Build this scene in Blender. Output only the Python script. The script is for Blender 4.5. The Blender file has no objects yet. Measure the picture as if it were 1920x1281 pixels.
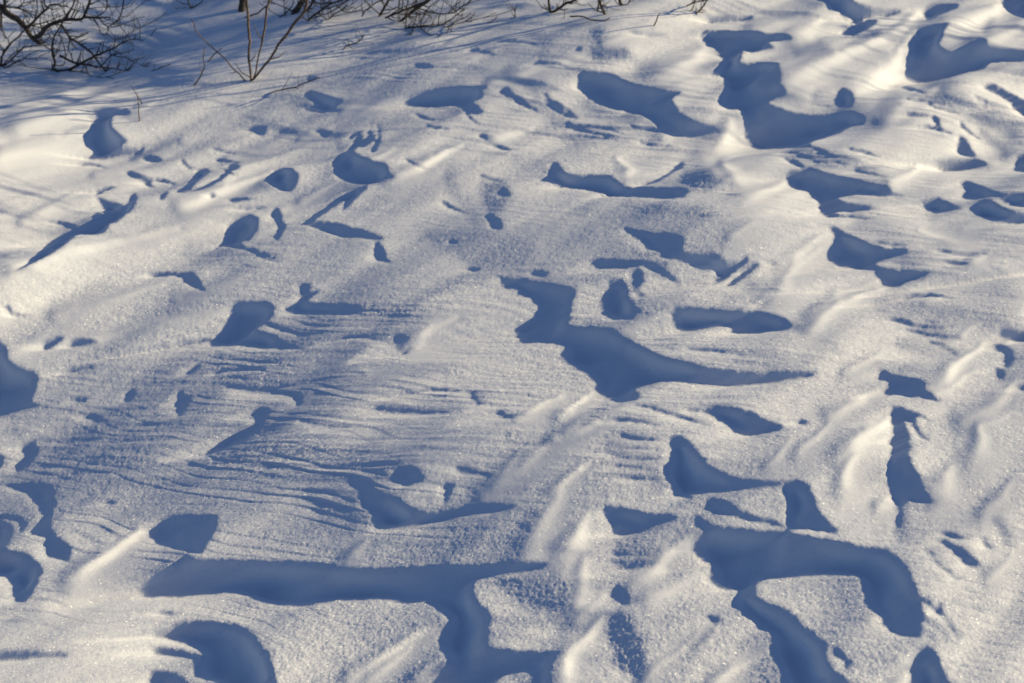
import bpy, math, random
import numpy as np
from mathutils import Vector

random.seed(7)
RNG = np.random.RandomState(11)
scene = bpy.context.scene

# ------------------------------------------------------------------ camera, sky, sun, exposure
CAM_H = 1.6
PITCH = 30.0
LENS = 50.0
SUN_EL = 14.0
LIGHT_TURN = 18.0          # light travels to the left and this many degrees towards the camera
SUN_POWER = 5.0
SKY_POWER = 0.067
EXPOSURE = 0.41

cam_data = bpy.data.cameras.new('camera')
cam = bpy.data.objects.new('camera', cam_data)
scene.collection.objects.link(cam)
cam.location = (0, 0, CAM_H)
cam.rotation_euler = (math.radians(90 - PITCH), 0, 0)
cam_data.lens = LENS
cam_data.sensor_width = 36
cam_data.clip_start = 0.05
cam_data.clip_end = 3000
cam_data.dof.use_dof = True
cam_data.dof.focus_distance = 3.0
cam_data.dof.aperture_fstop = 6.0
scene.camera = cam

world = bpy.data.worlds.new('World')
scene.world = world
world.use_nodes = True
wn = world.node_tree
for n in list(wn.nodes):
    wn.nodes.remove(n)
sky = wn.nodes.new('ShaderNodeTexSky')
sky.sky_type = 'NISHITA'
sky.sun_disc = False
sky.sun_elevation = math.radians(SUN_EL)
sky.altitude = 300
sky.air_density = 1.0
sky.dust_density = 0.1
sky.ozone_density = 4.0
bg = wn.nodes.new('ShaderNodeBackground')
bg.inputs['Strength'].default_value = SKY_POWER
wo = wn.nodes.new('ShaderNodeOutputWorld')
tint = wn.nodes.new('ShaderNodeMix'); tint.data_type = 'RGBA'; tint.blend_type = 'MULTIPLY'
tint.inputs[0].default_value = 1.0
tint.inputs[7].default_value = (1.07, .96, 1.07, 1)      # clear cold winter air
wn.links.new(sky.outputs[0], tint.inputs[6])
wn.links.new(tint.outputs[2], bg.inputs[0])
wn.links.new(bg.outputs[0], wo.inputs[0])

LT = math.radians(LIGHT_TURN)
UX, UY = -math.cos(LT), -math.sin(LT)        # horizontal direction the light travels
VX, VY = -UY, UX
sun_vec = Vector((-UX * math.cos(math.radians(SUN_EL)), -UY * math.cos(math.radians(SUN_EL)), math.sin(math.radians(SUN_EL))))
# Nishita: rotation 0 puts the sun on +Y, growing clockwise seen from above
sky.sun_rotation = math.atan2(sun_vec.x, sun_vec.y)
sun_data = bpy.data.lights.new('sun', 'SUN')
sun_data.energy = SUN_POWER
sun_data.angle = math.radians(0.5)
sun_data.color = (1.0, 0.845, 0.55)
sun = bpy.data.objects.new('sun', sun_data)
scene.collection.objects.link(sun)
sun.rotation_euler = sun_vec.to_track_quat('Z', 'Y').to_euler()
sun.location = (6, 6, 6)

scene.view_settings.view_transform = 'Standard'
scene.view_settings.look = 'None'
scene.view_settings.exposure = EXPOSURE
scene.view_settings.gamma = 1.0
scene.view_settings.use_curve_mapping = False
scene.render.engine = 'CYCLES'
scene.cycles.max_bounces = 5
scene.cycles.diffuse_bounces = 3

# ------------------------------------------------------------------ pixel <-> world
W, H = 1920.0, 1281.0
FPX = LENS / 36.0 * W
SP, CP = math.sin(math.radians(PITCH)), math.cos(math.radians(PITCH))

def project(x, y, z):
    """world -> picture position (1920 x 1281)"""
    dz = z - CAM_H
    depth = y * CP - dz * SP
    up = y * SP + dz * CP
    return W / 2 + FPX * x / depth, H / 2 - FPX * up / depth

def ray(px, py):
    a, b = (px - W / 2) / FPX, (H / 2 - py) / FPX
    return a, CP + b * SP, -SP + b * CP

def at_depth(px, py, Y):
    dx, dy, dz = ray(px, py)
    t = Y / dy
    return np.array([dx * t, Y, CAM_H + dz * t])

# ------------------------------------------------------------------ what the wind carved: hollows whose far rim throws a shadow
# each list: (tile column, tile row) of 640 x 427, then rims as x,y pairs at three times the size
G = 1.0
HOLLOWS = {
(0, 0): [
 [510,625,540,612,640,608,720,615,740,640,700,655,640,650,625,700,640,730,690,770,720,795,690,815,685,840,740,845,790,850,740,868,650,885,560,905,480,900,530,865,485,830,465,770,500,735,520,690,540,655],
 [800,890,840,875,890,880,915,905,880,920,820,910],
 [705,970,740,965,800,985,845,1005,930,1010,985,1040,960,1065,975,1040,900,1028,850,1028,860,1065,830,1050,790,1020,735,1000],
 [900,1105,940,1075,935,1110,905,1135],
 [985,1085,1050,1045,1090,1000,1110,965,1160,950,1180,968,1140,1000,1080,1055,1060,1085],
 [1060,1083,1150,1045,1220,1010,1290,955,1285,935,1300,920,1345,930,1340,950,1300,968,1240,1020,1150,1065],
 [1495,1015,1550,965,1600,943,1650,950,1680,985,1670,1040,1640,1075,1600,1080,1550,1055],
 [1380,735,1420,712,1495,712,1495,750,1470,770,1420,745],
 [1770,735,1820,728,1870,745,1850,770,1820,778],
 [1705,545,1745,512,1800,525,1880,550,1920,560,1920,580,1890,600,1880,625,1830,615,1750,610,1650,602,1760,592,1780,585],
 [1715,435,1760,425,1790,435,1740,460],
 [1180,1105,1195,1090,1218,1100,1190,1118],
 [540,1105,600,1130,680,1150,690,1190,600,1225,580,1170],
 [760,1090,768,1130,740,1180,680,1230,625,1265,640,1215,680,1190,720,1140,740,1095],
 [520,1210,560,1200,600,1220,640,1200,660,1200,620,1245,600,1300,540,1325,440,1321,380,1366,300,1421,200,1476,70,1531,150,1486,170,1461,250,1391,300,1346,350,1321,470,1270,530,1240],
 [270,1250,330,1245,400,1258,450,1281,400,1290,350,1272],
 [1280,1281,1340,1230,1400,1205,1460,1225,1450,1281,1430,1321,1400,1356,1360,1361,1380,1391,1450,1421,1590,1461,1460,1445,1400,1415,1290,1391,1250,1386,1190,1421,1260,1361,1270,1321],
 [1525,1210,1550,1170,1575,1180,1590,1230,1605,1275,1590,1311,1560,1356,1540,1341,1562,1290,1540,1240],
 [1719,1263,1800,1248,1920,1260,1980,1281,2070,1302,2169,1347,2100,1356,2019,1341,1920,1338,1845,1311,1770,1290],
 [1700,1262,1800,1190,1920,1108,1980,1070,2070,1045,2020,1100,1960,1165,1920,1190,1950,1120,1800,1220,1725,1270],
],
(1, 0): [
 [400,370,430,355,500,362,525,380,500,393,440,388],
 [345,585,390,545,470,520,560,500,680,485,780,485,830,490,790,510,800,545,760,565,740,580,770,600,800,630,770,648,720,640,680,610,620,600,560,605,480,610,400,605],
 [890,520,910,495,940,490,970,525,1020,555,1050,590,1090,610,1110,635,1050,612,1000,590,970,560,920,545],
 [1130,560,1180,585,1260,632,1340,668,1300,672,1230,642,1170,605],
 [1250,695,1280,685,1340,710,1400,738,1500,752,1580,768,1500,774,1380,750,1300,737],
 [1326,465,1344,414,1389,405,1500,411,1560,435,1641,471,1740,495,1821,510,1911,519,1881,540,1860,561,1881,600,1920,648,2000,690,2100,720,2169,750,2070,759,1980,780,1920,774,1860,771,1800,735,1770,699,1701,654,1599,636,1500,609,1401,561,1329,501],
 [770,765,800,755,835,780,810,792],
 [845,825,880,812,930,830,965,850,920,850],
 [-42,915,0,870,45,840,84,786,99,756,120,771,111,810,72,852,99,873,180,906,255,924,270,975,306,999,240,1014,189,1035,99,1041,0,1011,-30,990],
 [165,855,200,800,210,740,190,690,222,730,220,795,195,855],
 [105,825,150,785,190,755,185,790,130,830],
 [875,1090,900,1058,930,1060,948,1105,900,1112],
 [803,1220,840,1203,890,1230,905,1281,890,1300,850,1290,830,1250],
 [1110,1025,1170,985,1180,930,1210,915,1245,950,1250,970,1330,990,1420,985,1510,985,1560,1025,1610,1050,1750,1055,1920,1060,1950,1075,1920,1115,1800,1120,1600,1110,1480,1110,1440,1085,1350,1070,1230,1060,1190,1040,1160,1025],
 [1310,290,1335,262,1355,270,1345,292],
 [1690,1048,1820,988,1890,928,1920,905,1920,945,1860,975,1780,1025],
],
(2, 0): [
 [130,125,165,100,230,97,330,98,400,90,390,112,330,122,230,128,140,135],
 [100,210,120,178,180,170,300,175,435,178,470,192,570,190,600,200,620,222,560,232,480,240,520,270,470,280,390,300,340,285,330,330,310,355,370,358,440,352,530,355,545,390,545,450,540,480,570,490,580,535,520,555,480,580,520,600,640,640,730,652,810,652,880,635,960,630,1025,660,1020,700,950,715,900,740,840,765,730,800,690,830,560,840,430,845,380,825,345,760,345,690,325,620,260,620,210,590,200,570,235,500,225,440,150,430,190,385,230,340,185,310,180,280,130,260],
 [865,540,880,505,910,495,955,520,965,560,950,605,870,605,850,570],
 [700,-60,740,0,800,15,820,60,880,75,890,95,930,110,1020,110,1060,100,1140,100,1225,75,1220,60,1150,68,1080,60,1050,40,960,10,920,-60],
 [940,120,1010,112,1090,115,1080,140,1020,175,960,205,890,195,945,150],
 [1350,80,1380,40,1440,25,1550,25,1540,50,1500,65,1440,90,1380,120],
 [1270,250,1285,215,1340,165,1420,140,1500,130,1470,170,1460,220,1440,250,1480,290,1500,310,1560,270,1610,245,1680,215,1710,225,1710,265,1780,280,1860,285,1980,300,1980,345,1740,355,1700,385,1660,400,1600,410,1500,440,1400,465,1320,475,1255,440,1265,330,1275,295],
 [1790,-60,1990,-60,1990,130,1920,105,1860,85,1800,40],
 [1690,485,1750,470,1820,510,1920,560,1980,600,1980,690,1920,660,1860,610,1840,580,1780,545,1710,510],
 [1420,930,1440,910,1520,905,1640,895,1690,905,1720,930,1650,950,1560,965,1460,970,1425,950],
 [1860,950,1890,875,1980,870,1980,975,1870,965],
 [1540,830,1560,765,1600,790,1620,830,1660,880,1600,885,1550,870],
 [580,1000,600,965,680,960,720,945,800,970,930,1000,1060,1030,1160,1050,1180,1085,1250,1105,1100,1110,1000,1100,900,1110,870,1115,920,1140,1060,1165,1040,1185,940,1200,850,1195,900,1225,820,1230,770,1200,760,1140,720,1110,710,1085,640,1070,590,1040],
 [1350,1140,1440,1115,1520,1150,1570,1175,1500,1195,1420,1205,1360,1175],
 [1570,1110,1590,1070,1560,1040,1600,1020,1660,1040,1740,1070,1800,1090,1980,1095,1980,1170,1830,1160,1760,1110,1620,1130],
 [1610,1170,1700,1125,1780,1150,1850,1190,1980,1220,1980,1255,1840,1265,1720,1240,1640,1210],
 [1370,655,1430,655,1450,700,1400,738,1430,695,1410,672],
 [565,893,640,900,695,950,640,940],
],
(0, 1): [
 [835,265,930,252,1030,258,1080,250,1110,275,1140,330,1150,360,1100,345,1040,310,1010,285,930,268,870,285],
 [20,445,50,438,80,485,150,495,100,505,60,492],
 [1595,460,1660,430,1690,395,1690,350,1670,325,1720,318,1750,330,1745,370,1795,350,1780,375,1740,400,1740,430,1800,425,1920,435,2010,440,2030,470,2010,492,1920,490,1800,490,1700,492,1630,485],
 [1185,660,1240,590,1290,500,1300,440,1340,420,1420,415,1500,415,1545,445,1530,500,1480,545,1430,575,1530,600,1600,645,1720,685,1600,690,1450,680,1340,665,1250,672,1200,672],
 [1480,540,1520,533,1620,568,1700,595,1690,608,1600,592],
 [235,680,270,640,350,612,360,630,310,665,260,690],
 [370,675,400,640,430,625,500,625,550,640,500,660,430,675],
 [-80,560,0,640,45,695,45,745,110,790,195,815,210,850,205,900,180,950,175,985,220,1000,200,1015,120,1030,60,1050,-80,1060],
 [690,970,720,920,755,910,750,950,715,990],
 [390,970,430,955,495,970,440,992],
 [475,1075,510,1050,560,1060,580,1085,550,1097,500,1090],
 [1050,820,1080,785,1135,760,1110,800,1060,832],
 [990,990,1010,910,1050,960,1090,940,1050,1000,1010,1070,995,1040],
 [1410,1050,1430,1015,1480,1010,1525,1025,1490,1080,1460,1130,1380,1190,1290,1240,1180,1281,1150,1270,1290,1180,1380,1130,1440,1090],
 [1250,900,1400,905,1560,915,1690,930,1700,980,1670,1010,1640,955,1500,938,1380,922],
 [120,1230,150,1210,205,1215,210,1281,170,1331,100,1381,80,1341,130,1290],
],
(1, 1): [
 [180,160,190,90,210,80,240,120,250,160,280,205,240,195,200,190],
 [600,80,630,70,660,85,620,98],
 [290,650,300,610,350,605,390,640,390,680,360,715,320,710,310,680],
 [700,230,740,225,780,240,740,252],
 [830,260,880,275,960,290,1040,285,1060,300,1180,315,1280,335,1320,365,1300,420,1290,480,1275,550,1340,560,1430,560,1520,570,1560,600,1650,650,1720,680,1780,715,1830,735,1920,755,2040,780,2120,800,2220,825,2350,825,2460,810,2620,810,2680,815,2620,845,2520,860,2420,880,2250,895,2120,895,2000,885,1920,875,1800,870,1700,895,1650,910,1680,950,1640,975,1560,990,1500,960,1430,920,1430,880,1390,840,1300,780,1240,740,1230,700,1280,680,1200,655,1100,650,1010,655,1000,625,975,600,980,570,1020,540,1080,500,1100,450,1060,400,990,380,1000,355,920,345,890,320,900,290],
 [1060,260,1110,245,1160,255,1140,280,1080,280],
 [1390,195,1420,180,1500,178,1640,185,1840,205,1820,215,1700,215,1600,235,1500,235,1440,235],
 [1570,0,1650,10,1760,35,1830,30,1900,45,1925,60,1920,135,2020,150,2110,150,2150,185,2210,210,2280,165,2295,185,2230,240,2160,290,2110,320,2100,280,2120,255,2030,250,1960,215,1920,200,1870,180,1800,165,1790,140,1720,120,1680,80,1620,40],
 [2160,330,2250,260,2330,195,2345,215,2290,260,2210,325],
 [1450,440,1490,360,1510,290,1580,295,1610,350,1640,430,1680,470,1620,520,1530,525,1470,490],
 [1640,240,1690,240,1700,300,1680,340,1710,400,1660,380,1630,330],
 [1700,215,1780,215,1850,260,1900,300,1910,340,1880,320,1840,290,1770,262],
 [1850,500,1870,450,1920,445,2050,455,2220,470,2360,475,2420,485,2490,510,2540,550,2490,580,2320,600,2180,595,2200,570,2120,560,2000,585,1920,590,1880,570],
 [860,1040,890,1030,970,1060,960,1080,900,1075],
],
(2, 1): [
 [820,0,870,0,930,35,1000,70,1080,100,1160,118,1250,120,1270,140,1240,155,1150,180,1080,205,1130,225,1230,245,1390,250,1320,290,1260,310,1200,340,1130,335,1100,290,1070,270,1080,245,990,240,900,225,840,205,810,180,810,140,840,90,850,40],
 [1440,183,1530,188,1600,198,1600,215,1520,210],
 [1160,520,1190,507,1270,520,1300,540,1230,545],
 [1770,600,1800,575,1860,580,1980,600,1980,640,1860,645,1800,625],
 [1750,660,1810,660,1850,690,1860,740,1830,795,1800,780,1810,720,1760,690],
 [1760,790,1800,800,1815,830,1800,860,1765,845],
 [1870,900,1980,880,1980,950,1920,930],
 [1095,860,1110,815,1140,805,1180,830,1250,840,1340,855,1360,880,1370,915,1420,950,1450,985,1390,975,1330,955,1270,960,1200,940,1150,950,1130,930,1150,900,1160,870,1120,865],
 [0,1020,100,1030,150,1010,240,1005,300,1010,380,1035,440,1065,500,1090,570,1115,540,1140,490,1155,400,1175,340,1175,280,1150,240,1110,190,1085,130,1045,60,1042],
 [640,1095,660,1083,700,1085,690,1110,660,1110],
 [-81,1179,0,1173,39,1209,99,1281,141,1323,201,1371,300,1407,399,1422,501,1428,600,1440,561,1455,480,1467,300,1485,60,1503,45,1533,0,1521,-60,1509,-51,1470,-105,1392,-90,1329,-66,1254],
 [1170,1010,1220,1005,1300,1040,1360,1060,1375,1095,1330,1060,1310,1090,1340,1160,1390,1200,1350,1190,1310,1150,1280,1100,1250,1090,1275,1160,1275,1281,1300,1341,1330,1391,1350,1461,1410,1551,1370,1556,1300,1546,1280,1531,1230,1581,1240,1631,1215,1701,1200,1681,1210,1581,1180,1546,1165,1481,1150,1411,1165,1281,1180,1240,1150,1215,1180,1170,1170,1090],
],
(0, 2): [
 [20,170,120,160,230,158,300,190,310,220,300,290,290,330,280,400,310,450,370,490,400,540,385,600,330,590,260,570,240,500,260,470,170,440,200,400,240,350,220,310,200,270,150,220],
 [-60,365,0,370,60,390,70,430,50,490,30,530,130,545,200,590,240,640,220,690,200,740,170,790,130,830,70,820,60,740,30,690,-60,670],
 [0,330,80,340,140,370,145,410,110,440,110,390,60,360,0,358],
 [-40,0,20,0,15,60,-40,90],
 [830,440,870,400,960,345,1060,335,1120,340,1220,335,1215,400,1180,480,1130,555,1090,550,1030,530,980,530,960,510,900,510,860,480],
 [780,745,850,690,950,640,1040,570,1090,580,1130,590,1300,590,1500,597,1700,605,1800,610,1920,635,2120,640,2320,630,2520,618,2720,618,2920,608,3050,600,3080,610,3050,640,2970,660,2820,675,2740,690,2670,710,2660,740,2680,820,2740,870,2755,920,2755,990,2740,1050,2760,1080,2870,1095,3020,1105,3110,1100,3140,1110,3110,1180,3090,1340,3000,1340,3010,1240,2950,1220,2840,1240,2800,1270,2740,1340,2400,1340,2480,1220,2540,1170,2500,1120,2475,1050,2500,990,2545,925,2490,880,2420,840,2360,830,2270,835,2160,820,2020,820,1920,822,1790,835,1750,850,1650,855,1540,845,1470,820,1400,790,1300,780,1150,790,1000,805,870,805,800,795],
 [890,885,940,878,990,890,950,902],
 [-60,1105,150,1108,360,1118,370,1135,250,1145,120,1155,-60,1165],
 [950,960,1050,935,1180,930,1300,950,1360,970,1420,1010,1460,1070,1510,1110,1520,1160,1545,1220,1550,1340,1260,1340,1250,1281,1100,1250,1110,1180,1080,1150,1000,1140,900,1130,840,1100,880,1080,960,1080,1060,1110,1160,1140,1170,1125,1080,1080,950,1040,850,1020,900,990,1000,980],
 [835,1340,850,1230,920,1210,980,1220,1050,1281,1070,1340],
 [590,265,620,250,655,265,630,282],
],
(1, 2): [
 [60,170,80,140,140,145,180,190,240,220,320,240,370,280,430,310,510,325,600,315,700,290,800,275,900,275,1000,280,960,305,860,325,740,335,640,355,560,380,400,405,300,420,210,420,180,390,175,340,110,275,110,220],
 [270,120,320,70,380,55,430,80,470,125,450,145,400,165,390,180,330,165],
 [640,65,690,60,770,85,840,105,830,130,770,110,690,115,650,95],
 [570,170,600,155,635,165,625,200,590,270,575,275,580,220],
 [1465,300,1500,285,1590,295,1700,315,1780,335,1860,335,1890,350,1860,370,1770,395,1690,435,1600,455,1520,450,1510,380,1475,340],
 [1500,785,1530,740,1560,725,1600,755,1625,800,1620,840,1580,845,1530,815],
],
(2, 2): [
 [565,185,610,150,640,135,680,150,720,190,740,240,750,300,790,340,870,420,840,440,770,430,700,415,620,420,590,390,590,320,585,250],
 [130,270,150,240,200,245,270,270,320,310,400,340,520,370,570,395,560,410,480,390,400,380,300,350,200,330,140,300],
 [70,350,100,340,150,390,200,405,330,410,430,425,570,430,600,410,620,435,750,465,900,485,1000,515,1150,530,1190,565,1250,620,1290,690,1330,790,1350,870,1350,950,1335,1025,1250,1030,1200,1010,1150,980,1110,940,1100,900,1040,850,1030,790,1010,740,1015,690,960,675,850,680,640,690,430,705,415,780,480,830,560,855,630,900,680,960,740,1010,810,1070,790,1120,830,1190,890,1240,1000,1340,600,1340,550,1200,525,1160,495,1090,520,1040,510,1000,450,985,410,940,345,910,345,870,275,850,300,800,310,770,220,755,150,715,145,680,165,625,110,600,45,535,60,490,135,430,70,400],
 [835,1075,880,1085,930,1130,950,1180,930,1210,905,1200,910,1160,860,1130],
 [1280,1190,1310,1130,1345,1085,1390,1080,1430,1100,1450,1170,1510,1340,1280,1340],
 [1430,490,1470,475,1530,500,1600,540,1640,580,1680,605,1650,635,1580,620,1540,575,1500,530],
 [1690,480,1690,440,1710,490,1750,525,1710,528],
 [1450,440,1490,428,1590,463,1560,478,1480,458],
 [130,910,170,900,210,920,205,950,170,945],
 [1338,790,1380,808,1475,910,1440,900,1375,845],
],
}
# crusted patches where only the hollows between clumps are dark: (share of dark, rim)
CRUST = {
(0, 0): [],
(1, 0): [(.5,[1570,1165,1700,1148,1920,1178,1980,1190,1920,1208,1760,1188,1600,1183]), (.8,[1400,290,1450,275,1620,275,1620,310,1680,330,1560,335,1430,340]),
 (.7,[1400,190,1450,165,1475,190,1450,212]), (.45,[730,240,900,232,1000,245,850,255]), (.45,[1040,195,1190,220,1180,250,1080,235]), (.8,[810,285,860,275,850,305,820,305]), (.4,[1090,290,1180,282,1150,305]),
 (.55,[1720,790,1800,755,1820,800,1740,835]), (.3,[780,1010,900,1030,960,1090,900,1200,800,1150])],
(2, 0): [(.55,[0,610,150,608,190,635,90,645,0,628]), (.5,[0,1188,130,1182,210,1210,100,1224,0,1208]), (.6,[0,975,130,960,170,975,200,1005,290,1035,320,1050,340,1115,280,1105,150,1080,60,1060,0,1010]),
 (.4,[560,850,800,860,1000,900,1100,960,1000,950,700,890]), (.55,[1690,150,1750,95,1762,110,1740,170,1710,205,1695,190]), (.35,[1400,560,1600,540,1800,600,1900,680,1700,660,1500,610])],
(0, 1): [(.5,[1180,798,1400,798,1660,828,1600,842,1400,824]),
 (.5,[1130,1281,1290,1200,1420,1130,1500,1150,1600,1175,1780,1195,1920,1235,2040,1245,2170,1275,2240,1341,2220,1381,2150,1411,2020,1411,1920,1400,1700,1411,1500,1391,1300,1371,1090,1325]),
 (.3,[1180,720,1500,730,1700,780,1500,900,1250,880])],
(1, 1): [(.6,[100,440,250,438,400,443,465,480,400,497,250,492,100,495]), (.6,[560,820,640,788,680,800,725,830,620,852]), (.35,[180,740,400,765,600,815,620,845,400,835,200,795]),
 (.55,[310,990,370,998,480,1028,660,1028,670,1052,500,1052,380,1024]), (.6,[900,1165,970,1152,960,1184]), (.3,[450,30,900,30,1100,120,1000,240,700,200]), (.3,[200,880,420,890,700,930,500,960,250,930])],
(2, 1): [(.5,[1160,430,1320,408,1400,425,1330,445]), (.6,[1360,550,1400,542,1480,575,1420,595]), (.3,[1180,560,1500,590,1600,700,1450,650])],
(0, 2): [(.45,[0,900,100,893,150,915,60,938,0,932]), (.3,[1700,180,1900,190,1880,330,1780,320])],
(1, 2): [(.45,[1490,910,1560,905,1680,1035,1695,1120,1705,1190,1640,1235,1560,1205,1530,1100,1500,1000]), (.35,[880,690,1200,650,1290,740,1250,860,1000,830])],
(2, 2): [(.5,[1360,950,1400,985,1455,1065,1400,1030])],
}
# thin cut layers: two ends each (picture px)
LAYERS = [180,365,215,352, 150,310,200,318, 255,292,276,270, 400,280,440,290, 405,300,450,305, 340,300,360,318,
 420,318,446,330, 655,262,680,246, 668,275,700,250, 690,245,708,268, 440,392,500,388, 430,376,480,372, 470,465,530,478, 480,480,522,492, 280,515,345,512,
 570,205,640,208, 780,215,830,225, 800,235,850,240, 870,205,900,235, 1040,190,1080,220, 1020,175,1055,205,
 1060,240,1170,253, 1080,256,1160,263, 1180,236,1280,250, 1200,266,1260,275, 1500,270,1560,290, 1530,285,1610,300, 1560,300,1650,315, 1480,286,1540,310,
 1590,280,1650,295, 1600,320,1660,332, 1690,165,1740,180, 1700,186,1790,200, 1740,196,1800,215, 1770,180,1850,200, 1700,216,1750,220, 1750,222,1770,246,
 1800,230,1840,262, 1830,180,1900,205, 1720,240,1790,256, 740,742,860,735, 700,766,840,775, 880,735,900,760, 1150,790,1230,800, 1160,815,1235,825,
 1140,850,1240,860, 1150,875,1225,885, 1170,896,1240,900, 1140,1036,1250,1030, 1140,1051,1230,1055, 1150,1066,1220,1062, 1740,1030,1800,1090,
 1760,1130,1800,1200, 1680,602,1790,615, 1700,620,1800,636, 1740,640,1800,670, 1690,562,1790,563, 1190,760,1290,790, 1230,770,1330,800, 1560,402,1640,410,
 400,702,520,696, 430,728,560,722, 330,650,420,640, 620,640,760,650, 560,790,660,800, 120,700,180,690, 900,330,950,345, 760,300,800,320, 830,380,870,400,
 1290,655,1400,668, 1330,690,1420,700, 1000,120,1070,128, 930,80,1020,90, 880,95,930,105, 1180,60,1250,64, 1640,455,1700,462, 1760,470,1850,476]
# how brightly the sun grazes the open snow: coarse sheet of grey values, columns every 160 px, rows every 160 px
SHEEN = np.array([
 [175,172,170,172,172,172,175,178,185,192,196,205,208],
 [216,206,186,180,175,178,180,185,200,198,205,205,196],
 [222,208,198,190,186,175,178,184,188,196,182,188,190],
 [208,196,184,176,172,160,157,157,160,176,174,164,162],
 [186,167,160,156,154,157,158,156,160,180,174,172,180],
 [158,154,150,148,149,156,178,172,172,180,184,192,192],
 [170,166,170,164,170,180,188,184,178,184,186,195,198],
 [178,180,180,175,175,172,184,188,186,188,190,194,198],
 [180,182,182,180,184,186,192,190,190,188,192,196,202]], float)
# wind ridges turned to the sun: points, width, grey value
RIDGES = [
 ([660,1278,750,1225,845,1170],18,228), ([780,1281,840,1240],14,222), ([1050,1290,1070,1225,1122,1160],26,240), ([1080,1160,1130,1110],12,216),
 ([1000,1034,1020,980,1053,921],30,214), ([1067,1040,1082,1005,1100,967],26,222), ([1033,927,1107,874],13,238), ([1083,1141,1090,1050],24,214),
 ([1200,1281,1290,1180],11,208), ([1300,1200,1345,1150],10,208), ([1850,960,1900,900],18,216), ([1860,1080,1905,1040],14,214), ([1500,860,1545,800],16,208),
 ([1440,880,1475,830],12,204), ([1650,960,1690,900],14,214), ([1780,640,1830,600],10,206), ([1600,700,1660,660],12,204), ([1880,650,1915,620],12,216),
 ([40,420,160,360],12,222), ([180,330,330,290],8,218), ([258,205,292,186],8,228), ([430,300,520,262],10,208), ([560,262,650,225],9,208), ([330,560,450,520],12,194),
 ([110,590,300,530],14,200), ([700,300,740,280],8,210), ([560,380,640,340],9,205), ([1030,120,1080,100],10,214), ([1140,80,1230,60],12,210), ([1380,450,1420,420],12,200),
 ([1180,330,1160,300],16,218), ([1150,760,1190,730],10,205), ([920,910,980,850],14,208), ([560,1090,620,1060],10,192), ([700,1281,790,1215],10,214), ([900,930,1000,870,1100,800],24,212),
 ([1060,830,1150,790],14,225), ([1065,790,1110,740],14,225), ([990,780,1060,745],14,205), ([780,660,810,615,860,595],20,214),
 ([650,1040,670,1010],18,208), ([140,1100,200,1050,265,995],25,230), ([20,665,80,640,190,630,300,600,420,580],15,206),
 ([20,500,120,470,250,450,340,430],16,228), ([340,385,420,355,500,325],18,228), ([740,340,800,305,860,275],14,228),
 ([930,258,990,240],10,222), ([640,205,750,185],12,216), ([920,155,1000,135,1090,105],14,218), ([50,230,130,185,165,165],35,230),
 ([0,300,100,270,160,240],20,220), ([1255,140,1320,95],40,228), ([1500,65,1540,40],30,232), ([1480,150,1560,110,1660,75,1720,30],25,244),
 ([1620,170,1680,130,1705,70],38,224), ([1660,225,1700,195,1760,165],20,228), ([1800,60,1870,20],50,232), ([1850,85,1915,55],25,236),
 ([1345,290,1372,235],34,222), ([1370,310,1395,355],30,222), ([1400,370,1480,330],15,216), ([1680,340,1740,310],12,216),
 ([1480,500,1550,450],18,204), ([1470,560,1500,500,1550,470],16,200), ([1520,600,1580,550,1650,520],10,204), ([1510,625,1580,570,1655,540],14,216),
 ([1740,730,1790,690,1840,640],18,230), ([1740,742,1830,690],10,218), ([1815,790,1860,760,1900,720],25,230), ([1830,810,1880,780],12,218),
 ([1550,785,1600,760,1660,735],16,224), ([1590,860,1620,820,1660,785],25,224), ([1590,930,1605,870],25,218), ([1720,430,1780,450,1810,445],12,198),
 ([1830,490,1870,475],10,204), ([1190,1090,1240,1050,1300,1010],20,220), ([1215,1120,1290,1090],18,208), ([1340,1281,1370,1250,1430,1215],18,230),
 ([1670,1275,1700,1250,1730,1220],14,230), ([1840,800,1835,860],25,218), ([1760,930,1790,880],35,218), ([1420,60,1500,30],20,215),
 ([1400,600,1460,560],14,185), ([1290,600,1240,560],10,170), ([700,700,760,690],14,160), ([1150,640,1200,600],12,170),
]

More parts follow.
